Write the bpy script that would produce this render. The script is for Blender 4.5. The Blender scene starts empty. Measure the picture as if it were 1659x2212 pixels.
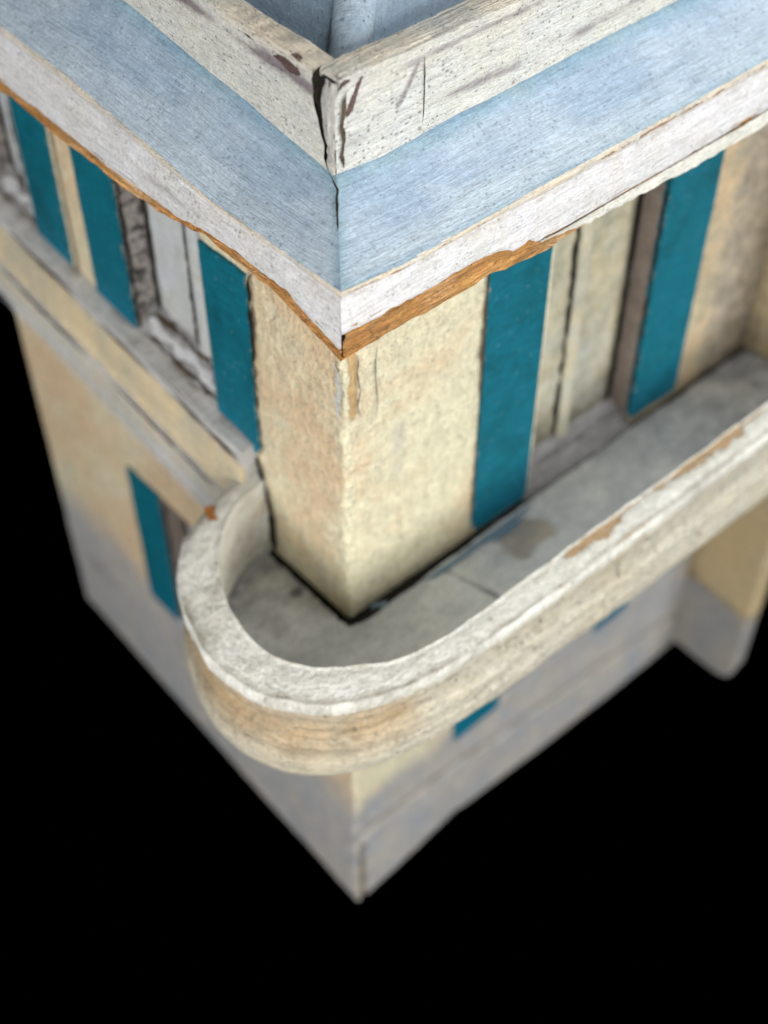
import bpy, math, random
from mathutils import Vector, noise, Matrix
random.seed(7)
C = bpy.context.scene.collection
S = 0.1                       # modelling unit is one decimetre

# ---------------------------------------------------------------- camera, light, exposure
F_PX = 3020.0
pitch, yaw = math.radians(48), math.radians(48.5)
cp, sp = math.cos(pitch), math.sin(pitch)
Rv = Vector((math.sin(yaw), -math.cos(yaw), 0))
Fh = Vector((math.cos(yaw), math.sin(yaw), 0)); Z = Vector((0, 0, 1))
Fw = Fh*cp - Z*sp; Up = Fh*sp + Z*cp
CAM = Vector((-3.876, -4.753, 7.939))
cd = bpy.data.cameras.new('camera'); cam = bpy.data.objects.new('camera', cd); C.objects.link(cam)
M = Matrix((Rv, Up, -Fw)).transposed().to_4x4(); M.translation = CAM*S; cam.matrix_world = M
cd.sensor_fit = 'VERTICAL'; cd.sensor_height = 36; cd.lens = F_PX/2212*36
cd.clip_start = .01; cd.clip_end = 100
cd.dof.use_dof = True; cd.dof.focus_distance = 7.6*S; cd.dof.aperture_fstop = 3.5
bpy.context.scene.camera = cam
w = bpy.data.worlds.new('World'); bpy.context.scene.world = w; w.use_nodes = True
w.node_tree.nodes['Background'].inputs[0].default_value = (0, 0, 0, 1)
w.node_tree.nodes['Background'].inputs[1].default_value = 0
vs = bpy.context.scene.view_settings
vs.view_transform = 'Standard'; vs.look = 'None'; vs.exposure = 0; vs.gamma = 1

def area(name, loc, target, size, power, col):
    l = bpy.data.lights.new(name, 'AREA'); l.shape = 'SQUARE'; l.size = size*S; l.energy = power; l.color = col
    o = bpy.data.objects.new(name, l); C.objects.link(o)
    o.location = Vector(loc)*S
    o.rotation_euler = (Vector(target)-Vector(loc)).to_track_quat('-Z', 'Y').to_euler()
area('softbox_overhead', (7, -3, 13), (1, 0, 1), 9, 8.0, (.94, .97, 1))
area('softbox_right', (7, -15, 7), (1, 0, -1), 8, 25, (.98, .99, 1))
area('softbox_left', (-15, -1, 5), (0, 1, -1), 8, 16, (.98, .985, 1))
area('softbox_front', (-10, -14, 7), (0, 0, -1.5), 8, 29, (1, .985, .96))

# ---------------------------------------------------------------- materials
def mat(name, a, b, tint=None, dirt_shade=(.10, .085, .06), wood=(.50, .27, .09), wood2=(.20, .09, .035), grain=(3, 26), sc=1.0,
        spk=.5, wearlo=0.0, rough=.62, bump=.35, var=.5, streak=.22, mottle=0.0, spec=.35):
    m = bpy.data.materials.new(name); m.use_nodes = True; nt = m.node_tree; N = nt.nodes; L = nt.links
    bs = N['Principled BSDF']
    seed = (sum(map(ord, name)) % 97)*1.37
    def math_(op, x, y=None, z=None, clamp=False):
        n = N.new('ShaderNodeMath'); n.operation = op; n.use_clamp = clamp
        for i, v in enumerate((x, y, z)):
            if v is None: continue
            if isinstance(v, (int, float)): n.inputs[i].default_value = v
            else: L.new(v, n.inputs[i])
        return n.outputs[0]
    def mix(f, x, y, mode='MIX'):
        n = N.new('ShaderNodeMix'); n.data_type = 'RGBA'; n.blend_type = mode; n.clamp_factor = True
        for s, v in ((0, f), (6, x), (7, y)):
            if isinstance(v, (int, float)): n.inputs[s].default_value = v
            elif isinstance(v, tuple): n.inputs[s].default_value = (*v, 1)
            else: L.new(v, n.inputs[s])
        return n.outputs[2]
    def ramp(x, lo, hi):
        n = N.new('ShaderNodeMapRange'); n.inputs[1].default_value = lo; n.inputs[2].default_value = hi
        L.new(x, n.inputs[0]); return n.outputs[0]
    uv = N.new('ShaderNodeUVMap'); uv.uv_map = 'UVMap'
    def tex(sx, sy, off, detail=4, rgh=.55, dist=0):
        mp = N.new('ShaderNodeMapping'); L.new(uv.outputs[0], mp.inputs[0])
        mp.inputs['Scale'].default_value = (sx*sc, sy*sc, 1); mp.inputs['Location'].default_value = (off, off*.7, seed+off)
        n = N.new('ShaderNodeTexNoise'); n.inputs['Scale'].default_value = 1; n.inputs['Detail'].default_value = detail
        n.inputs['Roughness'].default_value = rgh; n.inputs['Distortion'].default_value = dist
        L.new(mp.outputs[0], n.inputs['Vector']); return n.outputs[0]
    at = N.new('ShaderNodeAttribute'); at.attribute_name = 'W'
    sep = N.new('ShaderNodeSeparateColor'); L.new(at.outputs['Color'], sep.inputs[0])
    wear, tn, dt = sep.outputs[0], sep.outputs[1], sep.outputs[2]
    big = tex(1.1, 1.6, 3, 5, .6, .6); mid = tex(5, 6, 9, 5, .65, .4); fine = tex(38, 46, 17, 4, .7)
    stk = tex(grain[0], grain[1], 23, 5, .7); stk2 = tex(grain[0]*2.2, grain[1]*3, 31, 3, .7)
    f = math_('ADD', math_('MULTIPLY', ramp(big, .36, .66), .6), math_('MULTIPLY', ramp(mid, .36, .68), .45))
    f = math_('ADD', f, math_('MULTIPLY', math_('SUBTRACT', at.outputs['Alpha'], .5), 1.4))
    col = mix(math_('MULTIPLY', f, var*2, clamp=True), a, b)
    if tint:
        tb = tex(2.2, 1.4, 91, 4, .6, .8)
        tint = mix(ramp(tb, .36, .64), tuple(min(1, tint[i]*(.82, .88, .96)[i]) for i in range(3)), tuple(min(1, tint[i]*(1.12, 1.06, .98)[i]) for i in range(3)))
        t = math_('ADD', tn, math_('MULTIPLY', math_('SUBTRACT', mid, .5), .9))
        col = mix(math_('MULTIPLY', ramp(t, .12, .85), math_('MINIMUM', math_('MULTIPLY', tn, 3.), 1.)), col, tint)
    # brush strokes
    g = math_('ADD', math_('MULTIPLY', ramp(stk, .3, .7), streak), math_('MULTIPLY', ramp(stk2, .3, .7), streak*.8))
    col = mix(1.0, col, N_grey(N, L, math_('ADD', math_('SUBTRACT', 1.0, streak*.9), g)), 'MULTIPLY')
    fg = math_('ADD', .84, math_('MULTIPLY', ramp(fine, .3, .7), .30))
    pat = tex(15, 19, 83, 5, .7, .5)
    fg = math_('ADD', fg, math_('MULTIPLY', math_('SUBTRACT', pat, .5), .34))
    col = mix(1.0, col, N_grey(N, L, fg), 'MULTIPLY')
    # stains, grime and painted shade
    d = math_('ADD', dt, math_('MULTIPLY', math_('SUBTRACT', math_('ADD', math_('MULTIPLY', mid, .5), math_('MULTIPLY', stk, .5)), .5), 1.7))
    df = math_('MULTIPLY', ramp(d, .20, .80), math_('MINIMUM', math_('MULTIPLY', dt, 4.), 1.))
    col = mix(math_('MULTIPLY', df, .9), col, dirt_shade)
    st = tex(7, 8, 51, 6, .7)
    col = mix(math_('MULTIPLY', ramp(st, .60, .74), .30*spk), col, dirt_shade)
    if mottle:
        mo = tex(13, 13, 61, 5, .75, .3)
        col = mix(math_('MULTIPLY', ramp(mo, .45, .60), mottle), col, (.018, .017, .014))
    # specks: small dark pits and dots
    vp = N.new('ShaderNodeMapping'); L.new(uv.outputs[0], vp.inputs[0]); vp.inputs['Scale'].default_value = (31*sc, 42*sc, 1)
    vp.inputs['Location'].default_value = (seed, seed, 0)
    vo = N.new('ShaderNodeTexVoronoi'); vo.inputs['Scale'].default_value = 1; vo.voronoi_dimensions = '2D'; L.new(vp.outputs[0], vo.inputs['Vector'])
    sc_ = N.new('ShaderNodeSeparateColor'); L.new(vo.outputs['Color'], sc_.inputs[0])
    rad = math_('MULTIPLY', math_('POWER', sc_.outputs[0], 7.0), .26)
    clus = ramp(big, .42, .62)
    spd = math_('ADD', vo.outputs['Distance'], math_('MULTIPLY', math_('SUBTRACT', pat, .5), 1.3))
    sp_ = math_('MULTIPLY', ramp(math_('SUBTRACT', math_('MULTIPLY', rad, math_('ADD', .45, clus)), spd), -.02, .05), spk)
    whi = math_('MULTIPLY', math_('LESS_THAN', vo.outputs['Distance'], .13), math_('GREATER_THAN', sc_.outputs[1], .965))
    col = mix(math_('MULTIPLY', whi, .5), col, (.85, .87, .88))
    col = mix(math_('MULTIPLY', sp_, .85), col, tuple(c*.8 for c in dirt_shade))
    # worn paint: bare wood shows with a hard edge
    wn = tex(9, 16, 71, 7, .72, .25)
    wv = math_('ADD', math_('ADD', wear, wearlo), math_('MULTIPLY', math_('SUBTRACT', wn, .5), 1.15))
    chip = ramp(wv, .50, .535)
    ring = ramp(wv, .44, .50)
    wc = mix(ramp(stk2, .35, .65), wood, wood2)
    wc = mix(math_('MULTIPLY', ramp(mid, .5, .7), .6), wc, wood2)
    wc = mix(math_('MULTIPLY', ramp(wv, .62, .50), .35), wc, (.06, .025, .012))
    col = mix(math_('MULTIPLY', ring, .15), col, (.85, .82, .75))
    col = mix(chip, col, wc)
    L.new(col, bs.inputs['Base Color'])
    bs.inputs['Roughness'].default_value = rough
    bs.inputs['Specular IOR Level'].default_value = spec
    h = math_('ADD', math_('MULTIPLY', stk, .9), math_('MULTIPLY', stk2, .55))
    h = math_('ADD', h, math_('MULTIPLY', fine, .35))
    h = math_('ADD', h, math_('MULTIPLY', mid, .5))
    h = math_('SUBTRACT', h, math_('MULTIPLY', chip, .8))
    h = math_('SUBTRACT', h, math_('MULTIPLY', sp_, .6))
    bp = N.new('ShaderNodeBump'); bp.inputs['Strength'].default_value = bump; bp.inputs['Distance'].default_value = .05*S
    L.new(h, bp.inputs['Height']); L.new(bp.outputs[0], bs.inputs['Normal'])
    return m
def N_grey(N, L, v):
    n = N.new('ShaderNodeCombineColor')
    for i in range(3): L.new(v, n.inputs[i])
    return n.outputs[0]

CREAM = (.66, .57, .38); CREAM2 = (.60, .58, .46)
m_wall = mat('cream_wall_paint', (.70, .535, .34), (.72, .67, .475), tint=(.44, .43, .415), dirt_shade=(.15, .12, .075), wood=(.60, .43, .22), wood2=(.48, .32, .15), grain=(13, 6), streak=.28, var=.75, spk=.6, bump=.8)
m_teal = mat('teal_shutter_paint', (.002, .078, .105), (.003, .125, .175), tint=(.002, .15, .26), dirt_shade=(.03, .06, .06), wood=(.45, .42, .32), wood2=(.30, .26, .18), grain=(30, 3), streak=.34, spk=.5, rough=.6, bump=.4, var=.9, spec=.16)
m_blue = mat('blue_roof_paint', (.31, .40, .50), (.44, .52, .585), tint=(.25, .37, .44), dirt_shade=(.15, .19, .26), grain=(3, 22), streak=.20, spk=.5, bump=.45)
m_white = mat('white_trim_paint', (.70, .69, .71), (.62, .63, .62), tint=(.62, .56, .46), dirt_shade=(.24, .20, .18), wood=(.40, .25, .16), wood2=(.30, .19, .13), grain=(1.8, 26), streak=.24, spk=.45, bump=.6)
m_para = mat('ivory_parapet_paint', (.64, .62, .53), (.62, .63, .61), tint=(.66, .61, .51), dirt_shade=(.21, .17, .18), wood=(.17, .10, .075), wood2=(.07, .045, .045), grain=(2.5, 18), streak=.26, spk=.75, bump=.8)
m_rim = mat('weathered_rim_paint', (.79, .775, .71), (.70, .69, .60), tint=(.64, .53, .34), dirt_shade=(.20, .17, .12), wood=(.58, .42, .26), wood2=(.44, .28, .14), grain=(9, 13), streak=.24, spk=.6, bump=.7)
m_face = mat('cream_balustrade_paint', (.84, .74, .53), (.86, .82, .68), tint=(.66, .47, .26), dirt_shade=(.17, .15, .10), wood=(.66, .66, .66), wood2=(.55, .55, .56), grain=(.8, 24), streak=.34, spk=.8, bump=1.3)
m_floor = mat('grey_floor_paint', (.70, .71, .68), (.50, .52, .53), tint=(.42, .37, .31), dirt_shade=(.12, .12, .13), grain=(3, 8), streak=.18, spk=.4, var=.75)
m_belt = mat('weathered_belt_paint', (.56, .56, .55), (.40, .385, .35), tint=(.58, .49, .33), dirt_shade=(.12, .09, .06), grain=(1.2, 20), streak=.2, spk=.4)
m_wood = mat('bare_orange_wood', (.78, .44, .15), (.56, .27, .08), tint=(.80, .58, .34), dirt_shade=(.14, .06, .03), grain=(1.4, 30), streak=.75, var=1.0, spk=.4, bump=1.0)
m_pane = mat('pale_painted_glass', (.50, .53, .56), (.47, .47, .42), tint=(.47, .44, .32), dirt_shade=(.10, .09, .06), grain=(9, 3), streak=.12, spk=.3, rough=.4)
m_jamb = mat('mottled_dark_jamb', (.40, .37, .35), (.30, .26, .23), tint=(.40, .36, .34), dirt_shade=(.02, .018, .014), grain=(10, 10), streak=.3, mottle=.97, bump=.9)
m_jamb2 = mat('brown_grey_jamb', (.25, .205, .175), (.20, .16, .13), tint=(.22, .175, .145), dirt_shade=(.02, .018, .014), grain=(20, 5), streak=.3, bump=.6)
m_sill = mat('grimy_sill_paint', (.46, .45, .45), (.26, .255, .25), tint=(.2, .17, .14), dirt_shade=(.035, .03, .025), grain=(2, 16), streak=.45, bump=.6)
m_dark = mat('dark_crack_filler', (.022, .019, .016), (.014, .012, .011), dirt_shade=(.01, .01, .01), grain=(8, 8), spk=0, spec=.1)
m_crust = mat('brown_crust', (.13, .085, .05), (.06, .045, .03), tint=(.4, .33, .22), dirt_shade=(.02, .016, .01), grain=(14, 14), streak=.5, bump=1)
m_inner = mat('blue_inner_roof_paint', (.25, .33, .43), (.28, .38, .46), tint=(.38, .47, .56), dirt_shade=(.10, .13, .18), grain=(18, 3), streak=.18, spk=.6)

# ---------------------------------------------------------------- mesh helpers
def nz(x, y, z=0.0, s=1.0): return noise.noise(Vector((x*s, y*s, z*s+5.3)))
def lerp(a, b, t): return a+(b-a)*t
def table(x, pts):
    if x <= pts[0][0]: return pts[0][1]
    for (x0, y0), (x1, y1) in zip(pts, pts[1:]):
        if x <= x1: return lerp(y0, y1, (x-x0)/(x1-x0))
    return pts[-1][1]
def sst(a, b, x):
    t = min(1, max(0, (x-a)/(b-a))); return t*t*(3-2*t)
def bump1(x, c, r): return max(0, 1-abs(x-c)/r)
def blob(x, y, cx, cy, rx, ry): return max(0, 1-math.hypot((x-cx)/rx, (y-cy)/ry))

class MB:
    def __init__(s): s.v = []; s.f = []; s.w = []; s.uv = []; s.mi = []; s.smooth = []
    def vert(s, p, uv=(0, 0), w=(0, 0, 0)):
        s.v.append(tuple(p)); s.uv.append(uv); s.w.append(w); return len(s.v)-1
    def sheet(s, fn, nu, nv, mi=0, flip=False, skip=None):
        """fn(i/nu, j/nv) -> (pos, uv, wear tint dirt)"""
        ids = [[s.vert(*fn(i/nu, j/nv)) for j in range(nv+1)] for i in range(nu+1)]
        for i in range(nu):
            for j in range(nv):
                if skip and skip((i+.5)/nu, (j+.5)/nv): continue
                q = [ids[i][j], ids[i+1][j], ids[i+1][j+1], ids[i][j+1]]
                s.f.append(q[::-1] if flip else q); s.mi.append(mi)
    def grid(s, us, vs_, fn, skip=None, flip=False, mi=0):
        ids = [[s.vert(*fn(u, v)) for v in vs_] for u in us]
        for i in range(len(us)-1):
            for j in range(len(vs_)-1):
                if skip and skip((us[i]+us[i+1])/2, (vs_[j]+vs_[j+1])/2): continue
                q = [ids[i][j], ids[i+1][j], ids[i+1][j+1], ids[i][j+1]]
                s.f.append(q[::-1] if flip else q); s.mi.append(mi)
    def box(s, x0, x1, y0, y1, z0, z1, mi=0, w=(0, 0, 0), step=.12, jit=0.0, wedge=0.0):
        """six subdivided faces; wedge raises wear on the edges"""
        def fa(o, du, dv, lu, lv):
            nu = max(1, int(lu/step)); nv = max(1, int(lv/step))
            o, du, dv = Vector(o), Vector(du), Vector(dv)
            def fn(a, b):
                p = o+du*a*lu+dv*b*lv
                e = min(a*lu, (1-a)*lu, b*lv, (1-b)*lv)
                q = p+Vector((nz(*p, 3), nz(p.y, p.z, p.x, 3), nz(p.z, p.x, p.y, 3)))*jit
                long_ = (a*lu, b*lv) if lu >= lv else (b*lv, a*lu)
                return q, (long_[0]+o.x+o.y, long_[1]+o.z*1.3), (w[0]+wedge*max(0, 1-e/.03), w[1], w[2])
            s.sheet(fn, nu, nv, mi)
        X, Y, Zz = x1-x0, y1-y0, z1-z0
        fa((x0, y0, z0), (0, 0, 1), (0, 1, 0), Zz, Y)
        fa((x1, y0, z0), (0, 1, 0), (0, 0, 1), Y, Zz)
        fa((x0, y0, z0), (1, 0, 0), (0, 0, 1), X, Zz)
        fa((x0, y1, z0), (0, 0, 1), (1, 0, 0), Zz, X)
        fa((x0, y0, z1), (1, 0, 0), (0, 1, 0), X, Y)
        fa((x0, y0, z0), (0, 1, 0), (1, 0, 0), Y, X)
    def ribbon(s, pts, to3, width, off=.004, mi=1, w=(0, 0, 0), sub=.03, jag=.5):
        """flat jagged line through 2D pts laid on the surface to3(u, v, off)"""
        P = []
        for (a, b) in zip(pts, pts[1:]):
            n = max(1, int(math.dist(a, b)/sub))
            P += [(lerp(a[0], b[0], i/n), lerp(a[1], b[1], i/n), math.hypot(*a)) for i in range(n)]
        P.append((*pts[-1], 0))
        prev = None
        for k, (x, y, _) in enumerate(P):
            a = P[max(0, k-1)]; b = P[min(len(P)-1, k+1)]
            d = Vector((b[0]-a[0], b[1]-a[1])); d = d.normalized() if d.length else Vector((1, 0)); n = Vector((-d.y, d.x))
            t = k/(len(P)-1); ww = width*(1+jag*2*nz(x*9, y*9, 1))*min(1, .15+6*t, .15+6*(1-t))
            j = width*jag*1.2*nz(x*14, y*14, 4)
            c = Vector((x, y))+n*j
            l, r = c+n*ww/2, c-n*ww/2
            cur = [s.vert(to3(l.x, l.y, off), (l.x, l.y), w), s.vert(to3(r.x, r.y, off), (r.x, r.y), w)]
            if prev: s.f.append([prev[0], prev[1], cur[1], cur[0]]); s.mi.append(mi)
            prev = cur
    def build(s, name, mats, parent, label=None, smooth=True):
        me = bpy.data.meshes.new(name); me.from_pydata(s.v, [], s.f); me.update()
        for m in (mats if isinstance(mats, (list, tuple)) else [mats]): me.materials.append(m)
        me.polygons.foreach_set('material_index', s.mi)
        uvl = me.uv_layers.new(name='UVMap')
        for l in me.loops: uvl.data[l.index].uv = s.uv[l.vertex_index]
        at = me.attributes.new('W', 'FLOAT_COLOR', 'POINT')
        at.data.foreach_set('color', [c for q in s.w for c in (max(0, q[0]), max(0, q[1]), max(0, q[2]), q[3] if len(q) > 3 else .5)])
        if smooth:
            me.shade_smooth(); me.set_sharp_from_angle(angle=math.radians(38))
        o = bpy.data.objects.new(name, me); C.objects.link(o); o.parent = parent
        if label: o['label'] = label
        return o
def frange(a, b, step, extra=()):
    n = max(1, int(round((b-a)/step))); xs = [lerp(a, b, i/n) for i in range(n+1)]
    for e in extra:
        if a < e < b:
            k = min(range(len(xs)), key=lambda i: abs(xs[i]-e))
            if 0 < k < len(xs)-1: xs[k] = e
            else: xs.append(e)
    return sorted(set(xs))

# surfaces of the two street walls: L(y, z) is the wall on the plane x = 0, R(x, z) the one on y = 0
def L3(u, v, off=0): return Vector((-off, u, v))
def R3(u, v, off=0): return Vector((u, -off, v))

LX, LY = 4.6, 4.5            # footprint
ZB, ZT = -4.35, 3.25
root = bpy.data.objects.new('model_building', None); C.objects.link(root)
root.scale = (S, S, S)
root['label'] = 'weathered painted wooden model of a corner building with curved balcony, teal shutters and blue roof'
root['category'] = 'model building'

# ---------------------------------------------------------------- walls
def belt_top(y): return .93+.115*y
HL = [(1.37, 2.35, 'b', 2.62), (3.62, 4.30, 'b', 2.62), (1.70, 2.48, -2.42, -.75)]   # openings on the left wall (y0, y1, z0, z1)
HL = [(a, b, (belt_top(a)-.02 if c == 'b' else c), d) for a, b, c, d in HL]
HR = [(1.76, 2.95, .03, 2.62), (1.72, 2.98, -2.55, -.55)]
def base_l(y): return -4.41+.09*y
def base_r(x): return table(x, [(0, -4.41), (.75, -4.27), (1.27, -4.16), (1.45, -4.21), (2.7, -4.29), (4.6, -4.33)])
def grey_l(y): return -2.55+.05*y
mb = MB(); RAD = .035
def wall_fn(s_, z):
    """s_ < 0 along the left wall, s_ > 0 along the right one; a small rounded arris between"""
    a = RAD*math.pi/4
    if s_ < -a: y = -s_-a+RAD; p = Vector((0, y, z)); n = Vector((-1, 0, 0))
    elif s_ > a: x = s_-a+RAD; p = Vector((x, 0, z)); n = Vector((0, -1, 0))
    else:
        t = (s_+a)/(2*a)*math.pi/2; n = Vector((-math.cos(t), -math.sin(t), 0)); p = Vector((RAD, RAD, z))+n*RAD
    near = max(0, 1-abs(s_)/.16)
    h = .010*nz(s_*1.3, z*1.1)+.004*nz(s_*9, z*9)+near*(.020*nz(s_*20, z*16)+.014*nz(s_*38, z*34))
    if z > 3.0 or -.5 < z < .02: h *= .3
    if z < base_r(0)+.08: p = p-n*.03*((base_r(0)+.08-z)/.08)**2 if z < base_r(0)+.08 else p
    left = s_ < 0; u = abs(s_)
    gl = grey_l(u) if left else -2.72+.03*u
    tint = sst(gl+(.75 if left else .35), gl-(.6 if left else .2), z+.35*nz(s_*1.1, z*.9, 3))
    if not left and z > 0: tint = max(tint, .55*sst(3.5, 4.0, u), .6*blob(u, z, .45, 1.45, .09, .5), .35*blob(u, z, .3, .25, .25, .2))  # first term greys the far end as painted shade; the blobs are smudges
    if left and z > 0: tint = max(tint, .35*blob(u, z, .3, .3, .2, .6))
    bz = base_l(u) if left else base_r(u)
    if z <= ZB+.001: p.z = bz
    elif z < -2.5: p.z = lerp(bz, -2.5, (z-ZB)/(-2.5-ZB))
    wear = 0; dirt_shade = 0
    if not left:
        # bare strip along the arris under the eave
        if 1.85 < z < 2.55: wear = max(wear, 1.15*bump1(u, .075+.03*nz(0, z*9), .06)*sst(2.55, 2.40, z)*sst(1.85, 2.0, z))
        dirt_shade = max(dirt_shade, .45*bump1(u, 1.16, .05), .35*bump1(z, .04, .18))
        if u > 3.5 and z > -.2:  # wall end by the fin: grime plus shade painted into the colour
            dirt_shade = max(dirt_shade, .42+.3*sst(3.6, 4.4, u), .4*sst(1.0, .1, z)); 
        if z < -2.5: dirt_shade = max(dirt_shade, .25*bump1(z, -2.9, .5))
        groove = -3.20-.13*u
        dd = z-groove
        h -= .05*max(0, 1-abs(dd)/.05)
        dirt_shade = max(dirt_shade, .7*max(0, 1-abs(dd-.03)/.15))
        if z < -3.4 and .02 < u < .14: h -= .045*bump1(u, .07, .05)*sst(-3.35, -3.5, z); dirt_shade = max(dirt_shade, .9*bump1(u, .07, .07))
    else:
        dirt_shade = max(dirt_shade, .42*bump1(u, .86, .06), .30*bump1(u, .05, .1)*sst(.4, 2.2, z))
        if 2.86 < u < 3.17 and z > 0: dirt_shade = max(dirt_shade, .95*bump1(u, 3.13, .07))
        if z < belt_top(u) and z > -.2: pass
        dirt_shade = max(dirt_shade, .30*blob(u, z, 2.2, -3.1, 1.2, .4), .35*blob(u, z, 4.0, -3.2, .8, .6))
    bias = (.36 if left else .60)+.38*nz(s_*1.6, z*1.3, 7)-(.15 if left and z < -.2 else 0)+.25*max(0, 1-abs(s_)/.10)
    if not left and u > 3.5: bias = .25  # far end held to the darker cream, part of its painted shade
    return p+n*h, (s_+10, z), (wear, tint, dirt_shade, bias)
ss = frange(-LY, -.3, .06, [-b for a in HL for b in a[:2]])+[-.3+i*.012 for i in range(1, 50)]+frange(.3, LX-.0, .06, [b for a in HR for b in a[:2]])
ss = sorted(set(round(x, 5) for x in ss))
zs = frange(ZB, ZT, .022, [h for a in HL+HR for h in a[2:]]); zs = sorted(set([ZB]+[round(z, 5) for z in zs]))
def hole(s_, z):
    for a in (HL if s_ < 0 else HR):
        if a[0] < abs(s_) < a[1] and a[2]-.03 < z < a[3]+.03:
            return a[2] < z < a[3]
    return False
mb.grid(ss, zs, wall_fn, skip=hole)
# back walls
mb.grid(frange(0, LX, .3), frange(ZB, ZT, .3), lambda u, z: (Vector((u, LY, max(z, -3.98-.06*u))), (u+30, z), (0, sst(-2.2, -2.7, z), 0)), flip=True)
mb.grid(frange(0, LY, .3), frange(ZB, ZT, .3), lambda u, z: (Vector((LX, u, max(z, -4.25))), (u+40, z), (0, sst(-2.2, -2.7, z), 0)))
# cracks: beside the shutter on the left face, hairlines on the right
mb.ribbon([(.80, 2.64), (.86, 2.56), (.885, 2.3), (.872, 2.0), (.892, 1.7)], L3, .026, .016)
mb.ribbon([(.892, 1.75), (.884, 1.4), (.893, 1.0)], L3, .022, .016, mi=2, jag=.6)
mb.ribbon([(.875, 2.6), (.865, 2.2), (.88, 1.7)], L3, .030, .012, mi=2, jag=.6)
mb.ribbon([(.26, 2.45), (.245, 2.2), (.262, 2.0), (.25, 1.8)], R3, .006, .015)
mb.ribbon([(1.20, 2.75), (1.178, 2.0), (1.19, 1.3)], R3, .026, .014, mi=2, jag=.4)
mb.ribbon([(1.19, 1.35), (1.185, .5), (1.18, .2)], R3, .014, .014, mi=2, jag=.5)
for k in range(34):           # chisel nicks and brush hairs set in the paint
    y, z = random.uniform(.1, .8), random.uniform(.1, 2.4)
    a = random.uniform(-.5, .9)
    mb.ribbon([(y, z), (y+.035*math.cos(a), z-.035*math.sin(a)-.01)], L3, .009*random.uniform(.6, 1.3), .014, mi=2)
for k in range(14):
    x, z = random.uniform(.15, 1.05), random.uniform(.3, 2.3)
    mb.ribbon([(x, z), (x+random.uniform(-.01, .01), z-.05*random.random()-.015)], R3, .008, .014, mi=2)
mb.ribbon([(.56, 2.55), (.60, 2.42), (.66, 2.34), (.655, 2.25), (.70, 2.2)], L3, .005, .02, mi=3, jag=0)
mb.ribbon([(.66, 2.1), (.60, 2.0), (.585, 1.9), (.60, 1.86)], L3, .005, .02, mi=3, jag=0)
mb.ribbon([(.035, 2.42), (.03, 2.2), (.035, 1.95)], L3, .035, .016, mi=4, jag=.8, sub=.02)
mb.ribbon([(.03, 1.75), (.034, 1.55)], L3, .018, .016, mi=4, jag=.8, sub=.02)
mb.ribbon([(.115, 2.42), (.10, 2.3), (.125, 2.15), (.10, 2.05), (.12, 1.92)], R3, .010, .018, mi=2, jag=.6, sub=.02)
m_hair = mat('red_brown_hair', (.25, .08, .05), (.25, .08, .05), spk=0)
mb.build('wall', [m_wall, m_dark, m_crust, m_hair, m_para], root)

# ---------------------------------------------------------------- shutters
def shutter(side, a, b, z0, z1, zslope=0.0):
    mb = MB(); T = L3 if side == 'l' else R3
    seed = a*7+z0
    def fn(u, v):
        x = lerp(a, b, u)+.006*nz(seed, v*6, u*3); z = lerp(z0+zslope*(lerp(a, b, u)-a), z1, v)+.008*nz(u*6, seed, v)
        return T(x, z, .022+.004*nz(x*4, z*4)), (z+seed, x+seed), (.40*bump1(u, 0, .10)+.40*bump1(u, 1, .10)+.3*bump1(v, 0, .03), max(0, .55-v*2.2), .12*bump1(v, 0, .08)+.1)
    mb.sheet(fn, 10, 40, flip=(side == 'l'))
    for (u0, v0, u1, v1) in ((0, 0, 0, 1), (1, 1, 1, 0), (0, 1, 1, 1), (1, 0, 0, 0)):
        def ed(t, d):
            p, uv, w = fn(lerp(u0, u1, t), lerp(v0, v1, t)); q = Vector(p); back = T(0, 0, 1)-T(0, 0, 0)
            return q-back*d*.06, (uv[0], uv[1]+d*.06), w
        mb.sheet(ed, 40, 1, flip=(side != 'l'))
    return mb.build('shutter', m_teal, root)
shutter('l', .905, 1.372, belt_top(.9)-.06, 2.56, .115)
shutter('l', 2.362, 2.855, belt_top(2.37)-.06, 2.70, .115)
shutter('l', 3.19, 3.635, belt_top(3.17)-.05, 2.70, .115)
shutter('l', 2.49, 2.95, -2.47, -.72)
shutter('r', 1.195, 1.762, .035, 2.75)
shutter('r', 2.945, 3.50, .09, 2.75)
shutter('r', 1.15, 1.70, -2.77, -.6)
shutter('r', 2.99, 3.46, -2.77, -.6)

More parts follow.
